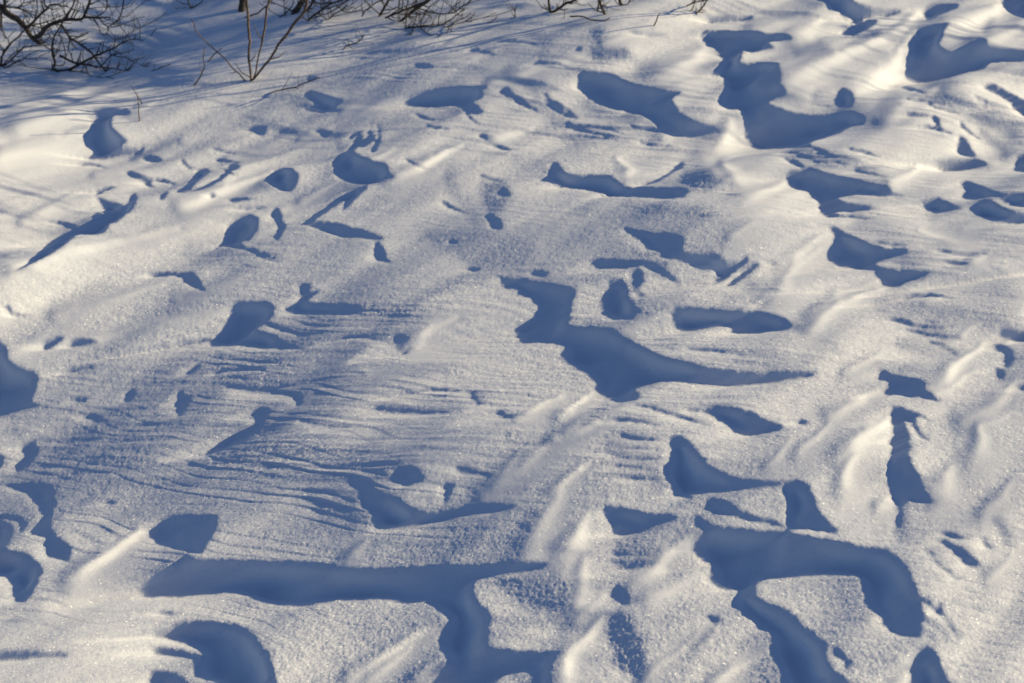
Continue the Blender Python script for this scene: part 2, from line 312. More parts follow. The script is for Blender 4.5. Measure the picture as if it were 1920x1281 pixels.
# flanks turned away from the sun: points, width, grey value
FLANKS = [
 ([250,297,340,262],10,135), ([550,205,650,195],18,145), ([840,330,900,420],24,150), ([932,350,920,430],18,140), ([700,235,900,200],12,155),
 ([950,135,1000,170],25,152), ([870,450,1080,430],35,138), ([900,500,1000,530],30,135), ([560,650,640,700,850,720],60,146), ([420,740,560,750],34,130),
 ([380,850,560,880,700,880],48,128), ([700,800,860,770],28,140), ([340,780,400,720],30,145), ([200,665,350,625],18,152), ([30,800,120,760],40,150),
 ([150,700,330,700,480,690],40,150), ([80,870,300,850],45,152), ([300,930,520,920],30,155),
 ([1000,630,1080,700],40,155), ([880,650,930,760],38,162), ([1180,540,1240,640],25,150), ([1400,520,1450,570],30,150), ([1690,500,1860,520],40,142),
 ([1600,420,1680,440],25,150), ([1750,400,1850,425],25,150), ([1660,570,1880,600],28,150), ([1690,640,1790,660],18,140), ([1330,650,1440,680],25,160),
 ([1170,870,1240,900],40,152), ([1150,830,1230,850],20,150), ([1150,1030,1260,1060],30,152), ([1150,1160,1190,1250],30,132), ([940,1080,1050,1150],45,150),
 ([1320,880,1420,860],30,160), ([1480,740,1620,720],30,165), ([1690,1000,1680,950],18,150), ([1870,970,1890,1000],18,150), ([1700,1130,1760,1190],14,150),
 ([570,900,650,940],40,150), ([450,960,560,1020],50,165), ([60,1150,20,1160],20,150), ([1530,180,1620,205],25,150), ([1450,170,1500,190],20,160),
 ([1480,100,1535,85],14,165), ([1600,95,1645,65],12,172), ([1750,165,1900,250],30,148), ([1840,250,1890,290],20,155), ([1480,275,1650,340],30,152),
 ([1280,220,1340,260],22,150), ([1090,400,1330,395],22,150), ([760,400,830,440],30,165), ([960,300,1050,330],30,165), ([620,560,780,590],40,155),
 ([100,560,200,540],25,175), ([350,470,480,500],25,168), ([1120,470,1220,430],30,150), ([1540,350,1640,390],20,160), ([1320,760,1440,830],30,165),
 ([1500,620,1560,660],20,165), ([1380,1090,1560,1090],40,172), ([680,1180,780,1200],30,165), ([1640,690,1720,690],16,158),
 ([250,385,330,400],20,170), ([620,230,640,300],18,160), ([1000,200,1080,260],30,165), ([1690,160,1650,200],14,175), ([1560,140,1500,150],14,180),
]

# ------------------------------------------------------------------ noise helpers
TBL = RNG.rand(512, 512).astype(np.float32)
def vnoise(x, y, seed=0):
    x = np.asarray(x, np.float32) + seed * 37.31
    y = np.asarray(y, np.float32) + seed * 91.73
    xi = np.floor(x).astype(np.int32); yi = np.floor(y).astype(np.int32)
    fx = x - xi; fy = y - yi
    fx = fx * fx * (3 - 2 * fx); fy = fy * fy * (3 - 2 * fy)
    x0 = xi & 511; x1 = (xi + 1) & 511; y0 = yi & 511; y1 = (yi + 1) & 511
    a = TBL[y0, x0]; b = TBL[y0, x1]; c = TBL[y1, x0]; d = TBL[y1, x1]
    return (a + (b - a) * fx) * (1 - fy) + (c + (d - c) * fx) * fy - 0.5

def fbm(x, y, seed=0, octaves=3, gain=.5):
    s = 0; a = 1.0
    for k in range(octaves):
        s = s + a * vnoise(x * 2 ** k, y * 2 ** k, seed + k)
        a *= gain
    return s

def bilin(img, x, y):
    h, w = img.shape
    x = np.clip(x, 0, w - 1.001); y = np.clip(y, 0, h - 1.001)
    xi = x.astype(np.int32); yi = y.astype(np.int32)
    fx = (x - xi).astype(np.float32); fy = (y - yi).astype(np.float32)
    return (img[yi, xi] * (1 - fx) + img[yi, xi + 1] * fx) * (1 - fy) + (img[yi + 1, xi] * (1 - fx) + img[yi + 1, xi + 1] * fx) * fy

def gauss1(n, s):
    f = np.fft.rfftfreq(n)
    return np.exp(-2 * (np.pi * f * s) ** 2)
def blur(a, s):
    h, w = a.shape
    fa = np.fft.rfft2(a)
    fy = np.exp(-2 * (np.pi * np.fft.fftfreq(h) * s) ** 2)[:, None]
    fx = np.exp(-2 * (np.pi * np.fft.rfftfreq(w) * s) ** 2)[None, :]
    return np.fft.irfft2(fa * fy * fx, s=a.shape).astype(np.float32)

# ------------------------------------------------------------------ rims -> plan of the hollows
PAD = 60                       # pixels kept round the picture (in source px)
MS = 1.5                       # source px per plan cell
MW, MH = int((W + 2 * PAD) / MS), int((H + 2 * PAD) / MS)
def smooth_closed(p, n=4):
    out = []
    m = len(p)
    for i in range(m):
        p0, p1, p2, p3 = p[i - 1], p[i], p[(i + 1) % m], p[(i + 2) % m]
        for k in range(n):
            t = k / n
            q = .5 * ((2 * p1) + (p2 - p0) * t + (2 * p0 - 5 * p1 + 4 * p2 - p3) * t * t + (3 * p1 - p0 - 3 * p2 + p3) * t ** 3)
            out.append(.5 * q + .5 * (p1 + (p2 - p1) * t))
    return np.array(out)
def fill(poly, out, value):
    xs, ys = poly[:, 0], poly[:, 1]
    x2, y2 = np.roll(xs, -1), np.roll(ys, -1)
    for r in range(max(0, int(ys.min())), min(MH - 1, int(ys.max()) + 1) + 1):
        yc = r + .5
        c = (ys <= yc) != (y2 <= yc)
        if not c.any():
            continue
        xx = np.sort(xs[c] + (yc - ys[c]) / (y2[c] - ys[c]) * (x2[c] - xs[c]))
        for k in range(0, len(xx) - 1, 2):
            a, b = int(round(max(0, xx[k]))), int(round(min(MW, xx[k + 1])))
            if b > a:
                out[r, a:b] = np.maximum(out[r, a:b], value)
def tile_poly(key, flat):
    p = np.array(flat, float).reshape(-1, 2) / 3.0
    p += np.array([key[0] * 640, key[1] * 427])
    return (smooth_closed(p) + PAD) / MS
mask_img = np.zeros((MH, MW), np.float32)
for key, polys in HOLLOWS.items():
    for f in polys:
        fill(tile_poly(key, f), mask_img, 1.0)
lr = np.random.RandomState(5)
for x0, y0, x1, y1 in np.array(LAYERS, float).reshape(-1, 4):
    a, b_ = np.array([x0, y0]), np.array([x1, y1])
    nrm_ = np.array([-(b_ - a)[1], (b_ - a)[0]]) / np.hypot(*(b_ - a))
    L_ = np.hypot(*(b_ - a))
    tt = np.linspace(0, 1, 14)
    bow = lr.uniform(-.09, .09) * L_ * 4 * tt * (1 - tt) + lr.normal(0, .7, 14)
    th = np.interp(tt, [0, .2, .7, 1], [.6, 1, .7, .2]) * lr.uniform(2.2, 4.2) + lr.uniform(-.6, .6, 14)
    mid = a + (b_ - a) * tt[:, None] + nrm_ * bow[:, None]
    pl = np.concatenate([mid + nrm_ * th[:, None], (mid - nrm_ * th[:, None])[::-1]])
    fill((pl + PAD) / MS, mask_img, 1.0)
crust_img = np.zeros((MH, MW), np.float32)
for key, polys in CRUST.items():
    for s, f in polys:
        fill(tile_poly(key, f), crust_img, s)
crust_img = blur(crust_img, 4)

def lin(g):
    g = np.asarray(g, float) / 255
    return np.where(g > .04045, ((g + .055) / 1.055) ** 2.4, g / 12.92)
SKYLIN = 0.095
def rel(g):                     # grey value -> sun share relative to level snow
    return (lin(g) - SKYLIN) / (lin(178) - SKYLIN)
# coarse sheet, upsampled; ridges added
LW, LH = MW // 3, MH // 3
yy, xx = np.mgrid[0:LH, 0:LW].astype(np.float32)
sx = (xx * MS * 3 - PAD); sy = (yy * MS * 3 - PAD)
sheen = bilin(rel(SHEEN).astype(np.float32), np.clip(sx / 160, 0, 12), np.clip(sy / 160, 0, 8))
sheen = blur(sheen, 12)
smooth_map = np.zeros((LH, LW), np.float32)
for pts, w, g in [(a, b, c) for a, b, c in FLANKS] + RIDGES:
    p = np.array(pts, float).reshape(-1, 2)
    d = np.full((LH, LW), 1e9, np.float32)
    seg = 0
    lee = np.zeros((LH, LW), np.float32)
    fade = np.ones((LH, LW), np.float32)
    for a, b in zip(p[:-1], p[1:]):
        ab = b - a
        t = np.clip(((sx - a[0]) * ab[0] + (sy - a[1]) * ab[1]) / (ab @ ab), 0, 1)
        # wedge: broad at the foot, narrow at the far tip
        fr = (t + seg) / (len(p) - 1)
        fr = fr if p[-1][1] < p[0][1] else 1 - fr
        wedge = 1.0 if (pts, w, g) in FLANKS else 1.35 - .9 * fr
        seg += 1
        qx, qy = sx - a[0] - t * ab[0], sy - a[1] - t * ab[1]
        dd = np.hypot(qx, qy)
        # crisp at the crest, fading down the slope that faces the light; the lee just behind the crest lies dim
        side = (qx * .97 + qy * .25) / (dd + 1e-6)
        e = dd / wedge * np.where(side > 0, 1 - .15 * side, 1 - 1.9 * side)
        fade = np.where(e < d, np.clip(fr / .45, .0, 1) ** .7, fade)
        lee = np.where(e < d, np.clip(-side, 0, 1) * np.exp(-((dd / wedge - .75 * w) / (.5 * w)) ** 2), lee)
        d = np.minimum(d, e)
    k = np.exp(-(d / (w * .55)) ** 2) * (.12 + .88 * fade)
    if (pts, w, g) in FLANKS:
        k = np.exp(-(d / (w * .8)) ** 2)
        sheen = sheen * (1 - k) + k * np.minimum(float(rel(g)) + .05, sheen)
        continue
    sheen = sheen * (1 - .42 * lee * (1 - k))
    sheen = sheen * (1 - k) + k * np.maximum(float(rel(g)), sheen)
    smooth_map = np.maximum(smooth_map, np.exp(-(d / (w * 1.5)) ** 2))

# ------------------------------------------------------------------ the snow surface on a grid laid along the light
TAN = math.tan(math.radians(SUN_EL))
C0 = np.array([0.0, 3.7])
HALF = 3.42
def uv_to_xy(u, v):
    return C0[0] + u * UX + v * VX, C0[1] + u * UY + v * VY

TILT = -.05         # the whole field falls a little away from the sun
def carve(step, h0, iters, crust_on):
    n = int(2 * HALF / step)
    ax = (np.arange(n) - n / 2 + .5) * step
    u, v = np.meshgrid(ax, ax)              # axis 1 = u, along the light
    u = u.astype(np.float32); v = v.astype(np.float32)
    x, y = uv_to_xy(u, v)
    h = h0
    kx = 2 * np.pi * np.fft.rfftfreq(n, step)[None, :]
    ky = 2 * np.pi * np.fft.fftfreq(n, step)[:, None]
    dux = 1j * kx
    lam, eps = .08, 0.12
    jx = fbm(x * 90, y * 90, 5, 2, .7) * .0034; jy = fbm(x * 90, y * 90, 8, 2, .7) * .0034
    slope_line = (u * TAN).astype(np.float32)
    wob1 = .032 * fbm(x * 6, y * 6, 131, 3, .6); wob2 = .032 * fbm(x * 5, y * 5, 141, 3, .6)
    # wind fabric: long low ribs along the wind, thin cut layers across it
    wa, wc = x * .67 + y * .74, -x * .74 + y * .67
    ribs = .95 * fbm(wa * 1.7, wc * 9, 101, 3, .6) + .9 * fbm(wa * .9, wc * 3.4, 105, 2)
    up_ = np.clip((y - 2.6) / 2.2, 0, 1)
    la, lc = x * .96 - y * .28, y + .1 * x + .42 * (x + 1.5) * up_
    warp = .10 * fbm(x * 2.2, y * 2.2, 111, 2)
    lay_n = fbm(la * 4.0, (lc + warp) * 34, 115, 2)
    lay_p = np.clip(2.6 * fbm(x * 1.5, y * 2.0, 119, 2) + .2, 0, 1)
    wild = (fbm(la * 2.6 + .3 * lc, lc * 5.2, 161, 2) > .27).astype(np.float32)
    wild[np.maximum(np.abs(u), np.abs(v)) > HALF - .5] = 0
    fabric = (ribs - (.8 + 2.0 * up_) * lay_p * np.clip(lay_n - .08, 0, 1)).astype(np.float32)
    front = np.clip((y - .9) / .4, 0, 1)
    for it in range(iters):
        px, py = project(x + jx, y + jy, h)
        mx, my = (px + PAD) / MS, (py + PAD) / MS
        inside = (mx > 0) & (mx < MW - 1) & (my > 0) & (my < MH - 1) & (y > .8)
        m = np.where(inside, bilin(mask_img, mx, my), wild) > .5       # past the edges the same wind goes on
        qx, qy = project(x + wob1, y + wob2, h)
        r = np.where(y > .8, bilin(sheen, (qx + PAD) / MS / 3, (qy + PAD) / MS / 3), 1.05)
        r = 1.05 + (r - 1.05) * np.clip(1 - np.maximum(np.abs(qx - W / 2) - W / 2, 0) / 500, 0, 1)
        cr = np.where(inside, bilin(crust_img, mx, my), 0)
        r = r * (1 - 1.15 * cr)
        # sun line
        line = h + slope_line
        top = np.maximum.accumulate(line, axis=1)
        top = np.concatenate([top[:, :1], top[:, :-1]], axis=1)
        s = top - slope_line                                  # height of the sun line over each point
        nxt = np.where(m, n, np.arange(n)[None, :])
        to_exit = (np.minimum.accumulate(nxt[:, ::-1], axis=1)[:, ::-1] - np.arange(n)[None, :]).astype(np.float32) * step
        prv = np.where(m, -1, np.arange(n)[None, :])
        from_in = (np.arange(n)[None, :] - np.maximum.accumulate(prv, axis=1)).astype(np.float32) * step
        hp = h.copy()
        lo_ = s - (.0008 + np.minimum(.020, .07 * to_exit) * np.clip(from_in / .10, 0, 1))      # must lie below the sun line
        a = m & (h > lo_)
        hp[a] = lo_[a]
        hi_ = s - (.0015 + .22 * np.minimum(to_exit, .5))        # but meet it again gently at the lit side
        a = m & (h < hi_)
        hp[a] = h[a] + .3 * (hi_ - h)[a]
        b = (~m) & (h < s)
        hp[b] = h[b] + .8 * (s[b] - h[b])
        # wanted slope along the light
        t = TAN * (np.clip(1.4 * (r - 1) + .08, -.5 - .45 * cr, 1.6) + fabric * np.clip(r, .3, 1.9))
        ent = np.where(m, np.arange(n)[None, :], n)
        to_edge = (np.minimum.accumulate(ent[:, ::-1], axis=1)[:, ::-1] - np.arange(n)[None, :]).astype(np.float32) * step
        t = np.where(m, t, t + TAN * .45 * blur(np.exp(-to_edge / .035), .012 / step))       # lips turned up to the wind
        # the lit side must not climb out of a hollow steeper than its own light asks for
        cap = np.cumsum(np.where(m, .25, np.clip(t, -.06, 1) + .05), axis=1, dtype=np.float32) * step
        lim = np.minimum.accumulate(hp - cap, axis=1) + cap
        hp = np.where(m, hp, hp + .8 * (np.minimum(lim, hp) - hp))
        hu = np.gradient(hp, step, axis=1)
        t = np.where(m, hu, t)
        rho = 18.0 if it < .35 * iters else (80.0 if it < .6 * iters else (300.0 if it < .85 * iters else 1200.))
        if step < .006:
            rho = (800., 1200., 2000., 3000., 5000., 8000., 12000., 20000., 30000., 50000., 50000., 80000.)[min(it, 11)]
        num = rho * np.fft.rfft2(hp - TILT * u) + np.conj(dux) * np.fft.rfft2(t - TILT)
        den = kx ** 2 + lam * ky ** 2 + eps + rho
        hn = np.fft.irfft2(num / den, s=h.shape).astype(np.float32) + TILT * u
        h = hn
    wgt = np.clip((blur(m.astype(np.float32), .016 / step) - .75) / .25, 0, 1)
    h = h * (1 - wgt) + blur(h, .009 / step) * wgt
    if step < .006:
        h = h - wgt * .034 * np.clip(fbm(wa * 5, wc * 11, 151, 2) + .3, 0, 1)     # the shaded floors are carved too
    if step < .006:
        h = blur(h, .6)
    # last pass: only the sun line
    px, py = project(x + jx, y + jy, h)
    mx, my = (px + PAD) / MS, (py + PAD) / MS
    m = np.where((mx > 0) & (mx < MW - 1) & (my > 0) & (my < MH - 1) & (y > .8), bilin(mask_img, mx, my), wild) > .5
    top = np.maximum.accumulate(h + slope_line, axis=1)
    top = np.concatenate([top[:, :1], top[:, :-1]], axis=1)
    dark = h < top - slope_line
    inf = (px > 0) & (px < W) & (py > 0) & (py < H) & (y > .8)
    print('carve', step, n, 'IoU %.3f' % ((m & dark & inf).sum() / ((m | dark) & inf).sum()),
          'missed %.3f' % ((m & ~dark & inf).sum() / (m & inf).sum()), 'extra %.3f' % ((~m & dark & inf).sum() / (m & inf).sum()),
          'h', float(h[inf].min()), float(h[inf].max()), float(h[inf].std()))
    return h, m, n

import time
_t = time.time()
N1 = int(2 * HALF / .009)
_a1 = (np.arange(N1) - N1 / 2 + .5) * .009
hA, mA, n1 = carve(.009, (TILT * np.repeat(_a1[None, :], N1, 0)).astype(np.float32), 78, False)
STEP = .0045
n2 = int(2 * HALF / STEP)
gi = (np.arange(n2) + .5) * (n1 / n2) - .5
gx, gy = np.meshgrid(gi, gi)
hB, mB, n2 = carve(STEP, bilin(hA, gx, gy), 13, True)
print('carve time', time.time() - _t)

def snow_far(x, y):
    """gentle sastrugi beyond the worked area"""
    a = .05 * fbm(x * .55 + y * .2, y * .8 - x * .3, 40, 3) + .03 * fbm(x * 1.4 + y * .9, y * 2.6 - x * 1.8, 44, 3)
    r = np.hypot(x, y)
    return a + np.clip((r - 20) / 300, 0, 1) ** 1.3 * 14 * (fbm(x / 90, y / 90, 50, 2) + .25)

hB_l = blur(hB, .03 / STEP)
def snow_height(x, y, detail=True):
    x = np.asarray(x, np.float32); y = np.asarray(y, np.float32)
    dx, dy = x - C0[0], y - C0[1]
    u = dx * UX + dy * UY; v = dx * VX + dy * VY
    gx = (u + HALF) / STEP - .5; gy = (v + HALF) / STEP - .5
    edge = np.maximum(np.abs(u), np.abs(v))
    k = np.clip((HALF - .06 - edge) / .45, 0, 1); k = k * k * (3 - 2 * k)
    h = bilin(hB, gx, gy)
    far = snow_far(x, y)
    far = far + TILT * np.clip(u, -HALF, HALF)
    out = h * k + far * (1 - k)
    if not detail:
        return out
    px, py = project(x, y, out)
    inside = (px > -PAD) & (px < W + PAD) & (py > -PAD) & (py < H + PAD) & (y > .8)
    mx, my = np.where(inside, (px + PAD) / MS, 0), np.where(inside, (py + PAD) / MS, 0)
    off_ = np.clip(1 - np.maximum(np.abs(px - W / 2) - W / 2 + 5, 0) / 50, 0, 1)
    sm = np.where(inside, bilin(smooth_map, mx / 3, my / 3), 0) * off_
    mk = np.where(inside, bilin(mask_blur, mx, my), 0)
    near = np.clip((9 - np.hypot(x, y)) / 3, 0, 1)
    cr = np.where(inside, bilin(crust_img, mx, my), 0)
    if detail == 'grain':
        return np.clip((1 - .6 * sm) * (1 - .35 * mk) * (1 + .6 * fbm(x * 2.3, y * 2.3, 97, 2)) * (1 + cr), .2, 2.5)
    rough = (1 - .75 * sm) * (1 - .65 * mk) * (1 + 1.6 * cr)
    patch = np.clip(.75 + 1.3 * fbm(x * 1.7, y * 1.7, 60, 2), .25, 1.4)
    g = .0004 * fbm(x * 80, y * 80, 62, 2, .6) + .00038 * fbm(x * 250, y * 250, 66, 2, .7)
    # wind-cut layers: little steps facing the lee, in patches
    lay = np.clip(2.2 * (fbm(x * 1.3 + 3, y * 1.9, 70, 2)) + .25, 0, 1) * (1 - mk)
    ph = bilin(hB_l, gx, gy) / .022 + y * 30 + x * 7 + 1.5 * fbm(x * 5, y * 8, 78, 2)      # layers crop out along the contours
    fr = ph - np.floor(ph)
    saw = np.where(fr < .22, fr / .22, 1 - (fr - .22) / .78)
    streak = .0011 * fbm(x * 9 + y * 3, y * 62 + x * 12, 82, 2) * np.clip(.6 + 2 * fbm(x * 1.1, y * 2.2, 90, 2), 0, 1.3)
    return out + near * rough * (patch * g + lay * .0011 * (saw - .5) * np.clip(.3 + 3 * fbm(x * 5, np.floor(ph) * 7.3, 94, 1), 0, 1.3) * (1 - sm) + streak * (1 - .5 * sm))
mask_blur = blur(mask_img, 4)

# ------------------------------------------------------------------ materials
def new_mat(name):
    m = bpy.data.materials.new(name)
    m.use_nodes = True
    nt = m.node_tree
    b = nt.nodes['Principled BSDF']
    return m, nt, b

snow_mat, nt, b = new_mat('wind_packed_snow')
b.inputs['Roughness'].default_value = .62
b.inputs['Specular IOR Level'].default_value = .3
geo = nt.nodes.new('ShaderNodeNewGeometry')
n1_ = nt.nodes.new('ShaderNodeTexNoise'); n1_.inputs['Scale'].default_value = 5; n1_.inputs['Detail'].default_value = 5
ramp = nt.nodes.new('ShaderNodeValToRGB')
ramp.color_ramp.elements[0].position = .3; ramp.color_ramp.elements[0].color = (.84, .86, .885, 1)
ramp.color_ramp.elements[1].position = .7; ramp.color_ramp.elements[1].color = (.90, .905, .91, 1)
nt.links.new(geo.outputs['Position'], n1_.inputs['Vector'])
nt.links.new(n1_.outputs['Fac'], ramp.inputs['Fac'])
nt.links.new(ramp.outputs[0], b.inputs['Base Color'])
ng = nt.nodes.new('ShaderNodeTexNoise'); ng.inputs['Scale'].default_value = 420; ng.inputs['Detail'].default_value = 3; ng.inputs['Roughness'].default_value = .65
nt.links.new(geo.outputs['Position'], ng.inputs['Vector'])
bump = nt.nodes.new('ShaderNodeBump'); bump.inputs['Strength'].default_value = .25; bump.inputs['Distance'].default_value = .0016
nt.links.new(ng.outputs['Fac'], bump.inputs['Height'])
# ice crystals: every grain has its own facet, a few of them turned far round
def math_node(kind, a, bb):
    n = nt.nodes.new('ShaderNodeVectorMath'); n.operation = kind
    for k, q in enumerate((a, bb)):
        if q is None: continue
        if isinstance(q, (tuple, list)): n.inputs[k].default_value = q
        else: nt.links.new(q, n.inputs[k])
    return n
nrm = bump.outputs[0]
att = nt.nodes.new('ShaderNodeAttribute'); att.attribute_name = 'grain'
for sc_, amp, thr, big in ((430, .125, .992, .9), (200, .05, 2, 0)):
    vo = nt.nodes.new('ShaderNodeTexVoronoi'); vo.inputs['Scale'].default_value = sc_
    nt.links.new(geo.outputs['Position'], vo.inputs['Vector'])
    off = math_node('SUBTRACT', vo.outputs['Color'], (.5, .5, .5))
    sep = nt.nodes.new('ShaderNodeSeparateColor'); nt.links.new(vo.outputs['Color'], sep.inputs[0])
    gt = nt.nodes.new('ShaderNodeMath'); gt.operation = 'GREATER_THAN'; gt.inputs[1].default_value = thr
    nt.links.new(sep.outputs[0], gt.inputs[0])
    am = nt.nodes.new('ShaderNodeMath'); am.operation = 'MULTIPLY_ADD'
    nt.links.new(gt.outputs[0], am.inputs[0]); am.inputs[1].default_value = big; am.inputs[2].default_value = amp
    mul = nt.nodes.new('ShaderNodeMath'); mul.operation = 'MULTIPLY'
    nt.links.new(am.outputs[0], mul.inputs[0]); nt.links.new(att.outputs['Fac'], mul.inputs[1])
    scl = nt.nodes.new('ShaderNodeVectorMath'); scl.operation = 'SCALE'
    nt.links.new(off.outputs[0], scl.inputs[0]); nt.links.new(mul.outputs[0], scl.inputs['Scale'])
    nrm = math_node('NORMALIZE', math_node('ADD', nrm, scl.outputs[0]).outputs[0], None).outputs[0]
nt.links.new(nrm, b.inputs['Normal'])

def bark(name, c1, c2):
    m, nt, b = new_mat(name)
    b.inputs['Roughness'].default_value = .8
    geo = nt.nodes.new('ShaderNodeNewGeometry')
    n = nt.nodes.new('ShaderNodeTexNoise'); n.inputs['Scale'].default_value = 90; n.inputs['Detail'].default_value = 6
    r = nt.nodes.new('ShaderNodeValToRGB')
    r.color_ramp.elements[0].position = .35; r.color_ramp.elements[0].color = (*c1, 1)
    r.color_ramp.elements[1].position = .7; r.color_ramp.elements[1].color = (*c2, 1)
    nt.links.new(geo.outputs['Position'], n.inputs['Vector'])
    nt.links.new(n.outputs['Fac'], r.inputs['Fac'])
    nt.links.new(r.outputs[0], b.inputs['Base Color'])
    bp = nt.nodes.new('ShaderNodeBump'); bp.inputs['Distance'].default_value = .003
    nt.links.new(n.outputs['Fac'], bp.inputs['Height']); nt.links.new(bp.outputs[0], b.inputs['Normal'])
    return m
BARK = bark('dark_bark', (.020, .015, .011), (.11, .08, .055))
BARK_PALE = bark('young_bark', (.04, .025, .018), (.19, .13, .09))

# ------------------------------------------------------------------ the snow sheet: finer near the viewer, reaching the horizon
def axis(inner, n_in, outer, n_out):
    a = np.linspace(-inner, inner, n_in)
    e = inner * (outer / inner) ** (np.arange(1, n_out + 1) / n_out)
    st = a[1] - a[0]
    # start the growth gently
    g = inner + np.cumsum(st * np.geomspace(1.15, 1.15 ** n_out, n_out))
    g = inner + (g - inner) * 1.0
    e = np.where(g < e, g, e) if g[-1] >= outer else g * (1 + 0 * e)
    return np.concatenate([-e[::-1], a, e])
s_ax = axis(.41, 1180, 60, 75)
# rows: equal steps in the angle below the horizon, inside the frame
d0, d1 = math.radians(30 + 15.2), math.radians(30 - 14.6)
ang = np.linspace(d0, d1, 1000)
rows = CAM_H / np.tan(ang)
st0 = rows[1] - rows[0]; st1 = rows[-1] - rows[-2]
back = rows[0] - np.cumsum(st0 * np.geomspace(1.2, 1.2 ** 58, 58))
back = back[back > -600]
fwd = rows[-1] + np.cumsum(st1 * np.geomspace(1.12, 1.12 ** 90, 90))
fwd = fwd[fwd < 1500]
y_ax = np.concatenate([back[::-1], rows, fwd])
S, Y = np.meshgrid(s_ax, y_ax)
wid = np.where(Y > 1.2, Y, 1.2 + np.clip(1.2 - Y, 0, None) * .9) * 1.0 + .35
X = S * wid
Z = snow_height(X, Y)
nr, nc = X.shape
co = np.empty((nr * nc, 3), np.float32)
co[:, 0] = X.ravel(); co[:, 1] = Y.ravel(); co[:, 2] = Z.ravel()
idx = np.arange(nr * nc, dtype=np.int32).reshape(nr, nc)
quads = np.stack([idx[:-1, :-1], idx[:-1, 1:], idx[1:, 1:], idx[1:, :-1]], -1).reshape(-1, 4)
me = bpy.data.meshes.new('snow_ground')
me.vertices.add(nr * nc)
me.vertices.foreach_set('co', co.ravel())
nq = len(quads)
me.loops.add(nq * 4)
me.loops.foreach_set('vertex_index', quads.ravel())
me.polygons.add(nq)
me.polygons.foreach_set('loop_start', np.arange(0, nq * 4, 4, dtype=np.int32))
me.update(calc_edges=True)
me.polygons.foreach_set('use_smooth', np.ones(nq, bool))
gat = me.attributes.new('grain', 'FLOAT', 'POINT')
gat.data.foreach_set('value', snow_height(X, Y, 'grain').astype(np.float32).ravel())
me.materials.append(snow_mat)
ground = bpy.data.objects.new('snow_ground', me)
scene.collection.objects.link(ground)
ground['kind'] = 'structure'
ground['label'] = 'wind carved snow surface with ridges and hollows in low sun'
print('snow tris', nq * 2)

# ------------------------------------------------------------------ shrubs and twigs
def ground_at(px, py):
    """where the sight line meets the snow"""
    dx, dy, dz = ray(px, py)
    t = np.linspace(1.2, 16, 3000)
    z = CAM_H + dz * t
    hh = snow_height(dx * t, dy * t, False)
    k = np.argmax(z < hh)
    return dy * t[k]

def tube(pts, radii, sides=6, verts=None, faces=None):
    pts = [Vector(p) for p in pts]
    base = len(verts)
    ref = Vector((.31, .2, .93)).normalized()
    for i, p in enumerate(pts):
        d = (pts[min(i + 1, len(pts) - 1)] - pts[max(i - 1, 0)]).normalized()
        a = d.cross(ref)
        if a.length < .05:
            a = d.cross(Vector((1, 0, 0)))
        a.normalize(); c = d.cross(a)
        for k in range(sides):
            t = 2 * math.pi * k / sides
            verts.append(p + (a * math.cos(t) + c * math.sin(t)) * radii[i])
    for i in range(len(pts) - 1):
        for k in range(sides):
            q = base + i * sides + k; r = base + i * sides + (k + 1) % sides
            faces.append((q, r, r + sides, q + sides))
    faces.append(tuple(base + k for k in range(sides))[::-1])
    e = base + (len(pts) - 1) * sides
    faces.append(tuple(e + k for k in range(sides)))

def link_mesh(name, verts, faces, mat, parent=None, loc=None):
    m = bpy.data.meshes.new(name)
    o = Vector(loc) if loc is not None else Vector((0, 0, 0))
    m.from_pydata([tuple(v - o) for v in verts], [], faces)
    m.polygons.foreach_set('use_smooth', [len(f) == 4 for f in m.polygons.values()] if False else [len(p.vertices) == 4 for p in m.polygons])
    m.materials.append(mat)
    ob = bpy.data.objects.new(name, m)
    scene.collection.objects.link(ob)
    if parent is not None:
        ob.parent = parent
    else:
        ob.location = o
    return ob

def refine(p, w, jit):
    """smooth a picture polyline and give it a little gnarl"""
    p = np.array(p, float)
    out = []; ww = []
    m = len(p)
    for i in range(m - 1):
        p0, p1, p2, p3 = p[max(i - 1, 0)], p[i], p[i + 1], p[min(i + 2, m - 1)]
        for k in range(3):
            t = k / 3
            out.append(.5 * ((2 * p1) + (p2 - p0) * t + (2 * p0 - 5 * p1 + 4 * p2 - p3) * t * t + (3 * p1 - p0 - 3 * p2 + p3) * t ** 3))
            ww.append(w[0] + (w[1] - w[0]) * (i + t) / (m - 1))
    out.append(p[-1]); ww.append(w[1])
    out = np.array(out)
    out[1:-1] += np.array([[random.gauss(0, jit), random.gauss(0, jit)] for _ in range(len(out) - 2)])
    return out, np.array(ww)

TOP = [.17, .3]
def grow_on(p, d, r, length, depth=0):
    """free growth above the picture: returns list of (points, radii)"""
    res = []
    pts = [p]; rad = [r]
    top = p.z + TOP[0] if depth == 0 else TOP[1]
    TOP[1] = top
    n = max(4, int(length / .05))
    d = Vector(d).normalized()
    for k in range(n):
        d = (d + Vector((random.gauss(0, .13), random.gauss(0, .13), random.gauss(.03, .10)))).normalized()
        if d.z < .22: d.z = .22
        if pts[-1].z > top: break
        pts.append(pts[-1] + d * length / n)
        rad.append(max(.0012, r * (1 - .8 * (k + 1) / n)))
        if depth < 2 and k > 0 and random.random() < (.8 if depth == 0 else .5):
            side = Vector((random.gauss(0, 1), random.gauss(0, 1), random.gauss(.25, .6))).normalized()
            res += grow_on(pts[-1], d * .6 + side * .8, rad[-1] * .65, length * random.uniform(.35, .65), depth + 1)
    res.append((pts, rad))
    return res

